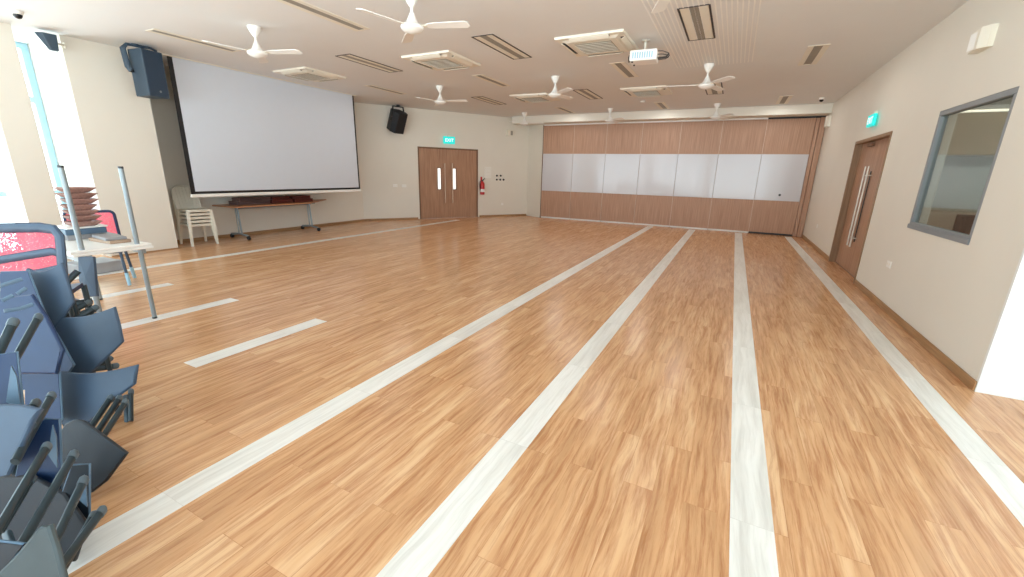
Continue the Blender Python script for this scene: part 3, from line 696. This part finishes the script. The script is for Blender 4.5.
# ------------------------------------------------------------------ red mesh chair beyond the tables
rc_ = root('mesh_chair', 'red mesh-backed chair standing on pale feet beyond the white table', 'chair', (-7.42, 2.42, 0), math.radians(-118))
def rr(w, z0, z1, r=.05, y=0., lean=.0, n=4):
    pts = []
    for cx_, cz_, a0 in ((w-r, z1-r, 0), (-w+r, z1-r, 90), (-w+r, z0+r, 180), (w-r, z0+r, 270)):
        for i in range(n+1):
            a = math.radians(a0+90*i/n); x = cx_+r*math.cos(a); z = cz_+r*math.sin(a)
            pts.append((x, y+lean*(z-z0), z))
    return pts
MB().b2((-.22, -.22, .44), (.22, .21, .475), .015, 2).build('seat', 'navy', rc_)
p_ = rr(.23, .60, 1.0, .05, .23, .12)
bf = MB().tube(p_+[p_[0]], .017, 8, cap=False).tube([(-.19, .22, .46), (-.19, .245, .62)], .017, 8).tube([(.19, .22, .46), (.19, .245, .62)], .017, 8).build('back_frame', 'navy_dark', rc_, True)
MB().plate(rr(.222, .61, .99, .045, .235, .12), (0, -1, .12), .004).build('mesh_back', 'seat_red', bf)
for sx in (-1, 1):
    for sy in (-1, 1):
        a, b = Vector((sx*.19, sy*.17, .44)), Vector((sx*.22, sy*.24, .0))
        lg = MB().tube([a, a.lerp(b, .985)], .017, 10).build('leg', 'navy', rc_, True)
        MB().tube([a.lerp(b, .62), b], .021, 12).build('foot_sleeve', 'alu', lg, True)
# ------------------------------------------------------------------ the tipped pile of dark chairs at the left
def pile_chair(label, seat, legs, back, seat_mat='navy', back_mat='navy_dark', r=.02, highlight=None):
    pts = [Vector(p) for p in seat[0]]; c = sum(pts, Vector())/len(pts)
    o = Vector((c.x, c.y, 0)); R_ = root('stacking_chair', label, 'chair', o, 0, 'dark chairs piled at the left')
    st = MB().plate([p-o for p in pts], seat[1], .022, .0)
    s_ = st.build('seat', seat_mat, R_)
    n = Vector(seat[1]); rim = [p-o-n*.011 for p in pts]
    MB().tube(rim+[rim[0]], .0115, 8, cap=False).build('edge_rim', seat_mat, s_, True)
    for a, b in legs:
        a = Vector(a)-o; b = Vector(b)-o
        lg = MB().tube([b, a], r, 12, .6).build('leg', 'tube', R_, True)
        d = (a-b).normalized()
        MB().tube([a-d*.012, a+d*.012, a+d*.022], r*1.12, 12, .66, taper=[1, 1, .6]).build('end_cap', 'cap', lg, True)
    bp = [Vector(p)-o for p in back[0]]
    bk = MB().plate(bp, back[1], .016, .0).build('backrest', back_mat, R_)
    MB().tube([p-Vector(back[1])*.008 for p in bp+[bp[0]]], .006, 8, cap=False).build('back_rim', 'rim', bk, True)
    # the standing frame behind the seat: two rails running back and a pair of legs down to the floor
    cc = c-o; side = Vector((n.y, -n.x, 0)).normalized()
    away = Vector((c.x, c.y, 0)).normalized()
    for sg in (-1, 1):
        p0 = cc+side*.07*sg-n*.03; p1 = p0+away*.24+Vector((0, 0, -.03))
        MB().tube([p0, p1, Vector((p1.x+away.x*.05, p1.y+away.y*.05, 0.0))], .014, 10).build('rear_leg', 'tube', R_, True)
    if highlight: MB().plate([Vector(p)-o for p in highlight[0]], highlight[1], .008).build('highlight', 'rim', R_)  # pale plate imitates a triangular highlight on the chair
    return R_
PILE = [
{'key': 'A', 'seat': ([(-3.982, 0.903, 0.923), (-3.937, 0.918, 0.908), (-3.895, 0.936, 0.905), (-3.856, 0.958, 0.914), (-3.821, 0.983, 0.934), (-3.789, 1.011, 0.966), (-3.712, 0.994, 0.837), (-3.658, 0.978, 0.736), (-3.696, 0.92, 0.639), (-3.726, 0.881, 0.578), (-3.751, 0.871, 0.583)], (0.399, -0.848, 0.349)), 'legs': [[(-4.0, 1.183, 0.58), (-4.0, 0.901, 0.445)], [(-4.1, 1.183, 0.601), (-4.1, 0.995, 0.527)], [(-4.0, 1.178, 0.52), (-4.0, 1.028, 0.461)]], 'back': ([(-3.995, 0.795, 0.926), (-3.84, 0.873, 0.937), (-3.62, 0.845, 0.617), (-3.528, 0.847, 0.517), (-3.861, 0.673, 0.476)], (0.399, -0.848, 0.349))},
{'key': 'B', 'seat': ([(-3.713, 0.88, 0.547), (-3.696, 0.924, 0.634), (-3.634, 0.953, 0.634), (-3.574, 0.984, 0.641), (-3.517, 1.017, 0.655), (-3.461, 1.053, 0.678), (-3.408, 1.09, 0.708), (-3.357, 1.075, 0.614), (-3.309, 1.057, 0.514), (-3.422, 0.939, 0.356), (-3.457, 0.905, 0.314), (-3.554, 0.863, 0.322), (-3.622, 0.878, 0.437)], (0.399, -0.848, 0.349)), 'legs': [[(-3.75, 1.136, 0.199), (-3.75, 0.957, 0.238)], [(-3.8, 1.129, 0.245), (-3.8, 0.963, 0.185)]], 'back': ([(-3.797, 0.763, 0.59), (-3.591, 0.856, 0.58), (-3.437, 0.855, 0.402), (-3.49, 0.782, 0.286), (-3.697, 0.67, 0.249)], (0.399, -0.848, 0.349))},
{'key': 'C', 'seat': ([(-3.385, 0.769, 0.399), (-3.296, 0.808, 0.393), (-3.211, 0.849, 0.395), (-3.128, 0.892, 0.406), (-3.048, 0.938, 0.426), (-2.97, 0.986, 0.454), (-2.959, 0.953, 0.362), (-3.064, 0.86, 0.255), (-3.161, 0.764, 0.132), (-3.29, 0.701, 0.127)], (0.399, -0.848, 0.349)), 'legs': [[(-3.3, 1.044, 0.163), (-3.2, 0.979, 0.017)], [(-3.3, 1.013, 0.135), (-3.25, 0.972, -0.017)]], 'back': ([(-3.415, 0.657, 0.447), (-3.242, 0.741, 0.454), (-3.156, 0.68, 0.208), (-3.227, 0.629, 0.163), (-3.342, 0.589, 0.2)], (0.399, -0.848, 0.349))},
{'key': 'D', 'seat': ([(-2.805, 0.588, 0.293), (-2.789, 0.613, 0.335), (-2.768, 0.627, 0.347), (-2.745, 0.64, 0.351), (-2.719, 0.65, 0.347), (-2.486, 0.705, 0.214), (-2.546, 0.629, 0.097), (-2.596, 0.584, 0.044), (-2.727, 0.525, 0.052)], (0.399, -0.848, 0.349)), 'legs': [[(-2.95, 0.896, 0.263), (-2.75, 0.668, 0.156)], [(-3.0, 0.89, 0.277), (-2.8, 0.669, 0.173)], [(-3.02, 0.859, 0.288), (-2.85, 0.666, 0.194)]], 'back': ([(-3.029, 0.635, 0.151), (-2.868, 0.72, 0.173), (-2.793, 0.726, 0.102), (-2.837, 0.652, -0.028), (-2.973, 0.581, -0.044)], (0.399, -0.848, 0.349))},
{'key': 'E', 'seat': ([(-3.38, 0.643, 0.883), (-3.237, 0.72, 0.908), (-3.137, 0.724, 0.802), (-3.014, 0.719, 0.648), (-3.008, 0.677, 0.541), (-3.397, 0.488, 0.526), (-3.504, 0.583, 0.879)], (0.399, -0.848, 0.349)), 'legs': [[(-2.75, 0.539, 0.906), (-2.7, 0.445, 0.768)], [(-2.95, 0.661, 0.855), (-2.8, 0.508, 0.703)]], 'back': ([(-2.74, 0.406, 0.793), (-2.663, 0.504, 0.798), (-2.614, 0.461, 0.549), (-2.706, 0.351, 0.561)], (0.756, -0.605, 0.252)), 'highlight': ([(-2.599, 0.468, 0.765), (-2.583, 0.47, 0.721), (-2.553, 0.448, 0.58), (-2.587, 0.422, 0.621)], (0.756, -0.605, 0.252)), 'pale_bars': [[(-2.98, 0.572, 0.962), (-2.98, 0.611, 0.981)], [(-2.98, 0.624, 0.983), (-2.98, 0.658, 1.005)], [(-2.98, 0.568, 0.913), (-2.98, 0.619, 0.909)], [(-2.98, 0.619, 0.909), (-2.98, 0.665, 0.921)], [(-2.98, 0.58, 1.033), (-2.98, 0.654, 1.051)]]},
{'key': 'F', 'seat': ([(-2.559, 0.33, 0.668), (-2.482, 0.362, 0.657), (-2.425, 0.391, 0.662), (-2.367, 0.418, 0.661), (-2.307, 0.443, 0.653), (-2.324, 0.423, 0.623), (-2.332, 0.399, 0.576), (-2.357, 0.325, 0.425), (-2.475, 0.256, 0.391)], (0.399, -0.848, 0.349)), 'legs': [[(-2.55, 0.541, 0.596), (-2.3, 0.349, 0.485)], [(-2.6, 0.5, 0.567), (-2.45, 0.354, 0.458)]], 'back': ([(-2.492, 0.435, 0.52), (-2.458, 0.486, 0.54), (-2.431, 0.517, 0.534), (-2.388, 0.463, 0.277), (-2.374, 0.44, 0.178), (-2.479, 0.327, 0.222)], (0.756, -0.605, 0.252)), 'highlight': ([(-2.397, 0.489, 0.534), (-2.383, 0.486, 0.483), (-2.363, 0.459, 0.356), (-2.389, 0.451, 0.416)], (0.756, -0.605, 0.252))},
{'key': 'G', 'seat': ([(-2.615, 0.295, 0.314), (-2.425, 0.391, 0.33), (-2.283, 0.433, 0.269), (-2.166, 0.441, 0.155), (-2.178, 0.387, 0.037), (-2.526, 0.216, 0.019)], (0.399, -0.848, 0.349)), 'legs': [[(-2.3, 0.435, 0.492), (-2.0, 0.215, 0.409)], [(-2.25, 0.488, 0.438), (-2.0, 0.248, 0.315)], [(-2.25, 0.362, 0.414), (-2.1, 0.239, 0.358)]], 'back': ([(-2.287, 0.485, 0.377), (-2.254, 0.524, 0.37), (-2.215, 0.461, 0.103), (-2.266, 0.384, 0.071), (-2.292, 0.426, 0.25)], (0.756, -0.605, 0.252)), 'highlight': ([(-2.21, 0.492, 0.358), (-2.199, 0.488, 0.317), (-2.184, 0.47, 0.228), (-2.205, 0.459, 0.263)], (0.756, -0.605, 0.252))},
{'key': 'H', 'seat': ([(-1.91, 0.282, 0.396), (-1.901, 0.292, 0.409), (-1.886, 0.302, 0.416), (-1.848, 0.295, 0.357), (-1.797, 0.281, 0.264), (-1.754, 0.266, 0.178), (-2.069, 0.098, 0.132), (-2.032, 0.151, 0.216), (-1.986, 0.195, 0.272), (-1.946, 0.237, 0.328)], (0.399, -0.848, 0.349)), 'legs': [[(-2.1, 0.485, 0.229), (-1.9, 0.252, 0.183)], [(-2.14, 0.469, 0.199), (-1.98, 0.307, 0.145)], [(-2.15, 0.472, 0.364), (-1.98, 0.302, 0.247)]], 'back': ([(-2.115, 0.186, 0.357), (-1.962, 0.254, 0.348), (-1.978, 0.233, 0.315), (-2.007, 0.199, 0.265), (-2.076, 0.152, 0.231)], (0.399, -0.848, 0.349))},
]
PL = dict(A='dark chair whose blue-grey seat is the highest in the pile, below the red mesh back', B='dark chair with the second highest seat panel on the right of the pile',
 C='dark chair with the wide seat panel sticking out farthest over the floor', D='dark chair with the lowest pointed seat panel on the right of the pile',
 E='dark blue chair under the highest seat panel at the left edge of the photo', F='dark chair with a slate-blue panel at the left edge of the photo, mid height',
 G='dark chair low in the near part of the pile with several slanting legs', H='nearest dark chair with a scuffed grey panel in the bottom left corner')
for c in PILE:
    pc = pile_chair(PL[c['key']], c['seat'], c['legs'], c['back'], dict(D='charcoal', E='navy_dark', F='navy', G='charcoal', H='scuffed').get(c['key'], 'navy'), 'charcoal' if c['key'] in 'GH' else 'navy_dark', highlight=c.get('highlight'))
    for a, b in c.get('pale_bars', ()): MB().tube([Vector(a)-pc.location, Vector(b)-pc.location], .009, 8, .6).build('slat', 'rim', pc, True)  # pale bars imitate highlights in the dark slots
TOP=dict(rail= [(-4.703, 0.801, 1.15), (-4.436, 0.943, 1.15), (-4.196, 1.071, 1.159), (-4.113, 1.113, 1.148), (-4.084, 1.123, 1.104), (-4.084, 1.112, 1.008), (-4.087, 1.09, 0.834), (-4.085, 1.071, 0.656)] ,mid= [(-4.737, 0.752, 0.882), (-4.46, 0.904, 0.93), (-4.275, 1.007, 0.969), (-4.139, 1.082, 0.997), (-4.086, 1.108, 0.981)] ,low= [(-4.749, 0.734, 0.783), (-4.474, 0.882, 0.804), (-4.226, 1.018, 0.845), (-4.083, 1.098, 0.883)] ,mesh= [(-4.705, 0.799, 1.137), (-4.114, 1.112, 1.138), (-4.096, 1.114, 1.077), (-4.102, 1.086, 0.869), (-4.748, 0.736, 0.798)] )

J=(([(-4.856, 1.413, 0.823), (-4.739, 1.471, 0.831), (-4.625, 1.396, 0.518), (-4.72, 1.347, 0.507), (-4.796, 1.365, 0.64)], (0.399, -0.848, 0.349)),[[(-4.3, 1.271, 0.495), (-4.3, 1.065, 0.452)], [(-4.4, 1.295, 0.538), (-4.4, 1.124, 0.544)], [(-4.6, 1.317, 0.752), (-4.6, 1.231, 0.672)]])
o = Vector(TOP['rail'][2]); o.z = 0; loc = lambda L: [Vector(p)-o for p in L]
R_ = root('mesh_chair', 'big red mesh-backed chair rising behind the dark chair pile at the left edge', 'chair', o)
nn = Vector((.45, -.85, .1)).normalized()
fr = MB().tube(loc(TOP['rail']), .035, 10, .6).tube(loc(TOP['mid']), .028, 10, .6).tube(loc(TOP['low']), .028, 10, .6)
fr.tube([Vector(TOP['rail'][0])-o, Vector(TOP['mid'][0])-o, Vector(TOP['low'][0])-o, Vector(TOP['low'][0])-o-Vector((0, 0, .18))], .035, 10, .6)
bf = fr.build('back_frame', 'navy', R_, True)
MB().plate(loc(TOP['mesh']), nn, .004).build('mesh_back', 'seat_red', bf)
a = Vector(TOP['low'][0])-o; b = Vector(TOP['low'][-1])-o
back = Vector((-.5, .3, -.05)).normalized()*.3
MB().plate([a+Vector((0, 0, -.17)), b+Vector((0, 0, -.17)), b+back+Vector((0, 0, -.15)), a+back+Vector((0, 0, -.15))], (0, 0, 1), .03, .01).build('seat', 'navy_dark', R_)
for p in (a, b):
    MB().tube([p+Vector((0, 0, -.19)), Vector((p.x, p.y, 0))+back*.1], .018, 10).build('leg', 'tube', R_, True)
    MB().tube([p+back+Vector((0, 0, -.17)), Vector((p.x, p.y, 0))+back*1.1], .018, 10).build('leg', 'tube', R_, True)
pts = J[0][0]; c_ = Vector((-4.74, 1.40, 0))
R_ = root('stacking_chair', 'dark blue chair between the pile and the white table', 'chair', c_, 0, 'dark chairs piled at the left')
MB().plate([Vector(p)-c_ for p in pts], J[0][1], .022, .008).build('backrest', 'navy', R_)
for a, b in J[1]: MB().tube([Vector(b)-c_, Vector(a)-c_], .024, 12, .6).build('arm', 'tube', R_, True)
MB().box((-.10, -.18, .44), (.30, .30, .03), .01).build('seat', 'navy_dark', R_)
for x, y in ((-.2, -.30), (.02, -.30), (-.2, -.05), (.02, -.05)): MB().tube([(x, y, .43), (x*1.1, y*1.05, .0)], .016, 10).build('leg', 'tube', R_, True)
# ------------------------------------------------------------------ light
w = bpy.data.worlds.new('World'); bpy.context.scene.world = w; w.use_nodes = True
nt = w.node_tree; bg = nt.nodes['Background']; bg.inputs['Strength'].default_value = WORLD
tc = nt.nodes.new('ShaderNodeTexCoord'); sx = nt.nodes.new('ShaderNodeSeparateXYZ'); rp = nt.nodes.new('ShaderNodeValToRGB')
ma = nt.nodes.new('ShaderNodeMath'); ma.operation = 'MULTIPLY_ADD'; ma.inputs[1].default_value = .5; ma.inputs[2].default_value = .5
nt.links.new(tc.outputs['Generated'], sx.inputs[0]); nt.links.new(sx.outputs['Z'], ma.inputs[0]); nt.links.new(ma.outputs[0], rp.inputs['Fac']); nt.links.new(rp.outputs['Color'], bg.inputs['Color'])
rp.color_ramp.elements[0].position = .47; rp.color_ramp.elements[0].color = (.96, 1., 1., 1)      # lower half made brighter than the sky to lift the ceiling
rp.color_ramp.elements[1].position = .53; rp.color_ramp.elements[1].color = (.36, .43, .48, 1)    # sky
def portal(name, loc, rot, sx, sy):
    l = bpy.data.lights.new(name, 'AREA'); l.shape = 'RECTANGLE'; l.size = sx; l.size_y = sy; l.cycles.is_portal = True
    o = bpy.data.objects.new(name, l); COL.objects.link(o); o.location = loc; o.rotation_euler = rot
for x in (-7.6, -3.7, .2, 4.0): portal('window_portal', (x, -3.41, 1.75), (math.pi/2, 0, 0), 3.6, 3.0)
portal('window_portal', (-10.95, 0, 1.74), (math.pi/2, 0, -math.pi/2), 6.4, 3.46)
portal('window_portal', (6.4, -.85, 1.7), (math.pi/2, 0, math.pi/2), 3.3, 2.8); portal('window_portal', (6.4, 2.55, 1.7), (math.pi/2, 0, math.pi/2), 2.9, 2.8)
sl = bpy.data.lights.new('sun', 'SUN'); sl.energy = SUN; sl.angle = math.radians(1.5); sl.color = (1., .93, .78)
so = bpy.data.objects.new('sun', sl); COL.objects.link(so); so.location = (-20, -20, 30); so.rotation_euler = Vector((.36, .60, -.72)).to_track_quat('-Z', 'Y').to_euler()
def add_fill(loc, sx, sy, e, col=(1., .97, .92)):  # added fill light, the ceiling fittings themselves are off
    l = bpy.data.lights.new('fill_light', 'AREA'); l.shape = 'RECTANGLE'; l.size = sx; l.size_y = sy; l.energy = e; l.color = col
    o = bpy.data.objects.new('fill_light', l); COL.objects.link(o); o.location = loc
for (l, t) in LA: add_fill((l[0], l[1], ZC-.012), .3, 1.2, FILL*(.5 if l[1] < 8 else 1.15))
for (l, t) in LB: add_fill((l[0], l[1], ZC-.012), .22, 1.1, FILL*(.35 if l[1] < 5 else .9 if l[1] < 9 else 1.25))
add_fill((3.0, 6.4, 2.70), .6, .6, 22)  # added fill that brightens the office
# ------------------------------------------------------------------ camera
cd = bpy.data.cameras.new('Camera'); co = bpy.data.objects.new('Camera', cd); COL.objects.link(co)
cd.sensor_fit = 'HORIZONTAL'; cd.sensor_width = 36.; cd.lens = 36*418.04/1024; cd.clip_start = .05; cd.clip_end = 200
yaw, pit, rol = math.radians(-26.9985), math.radians(15.5294), math.radians(1.3812)
f_ = Vector((math.sin(yaw)*math.cos(pit), math.cos(yaw)*math.cos(pit), -math.sin(pit))); r0 = Vector((math.cos(yaw), -math.sin(yaw), 0)); u0 = r0.cross(f_)
r_ = r0*math.cos(rol)+u0*math.sin(rol); u_ = -r0*math.sin(rol)+u0*math.cos(rol)
m4 = Matrix((r_, u_, -f_)).transposed().to_4x4(); m4.translation = (0, 0, 1.6); co.matrix_world = m4
sc = bpy.context.scene; sc.camera = co
sc.view_settings.view_transform = 'Standard'; sc.view_settings.look = 'None'; sc.view_settings.gamma = 1.; sc.view_settings.use_curve_mapping = False
sc.view_settings.exposure = EXPO
sc.cycles.max_bounces = 10; sc.cycles.diffuse_bounces = 7; sc.cycles.glossy_bounces = 4; sc.cycles.transparent_max_bounces = 12
sc.cycles.use_denoising = True; sc.cycles.caustics_reflective = False; sc.cycles.caustics_refractive = False; sc.cycles.sample_clamp_indirect = 8.
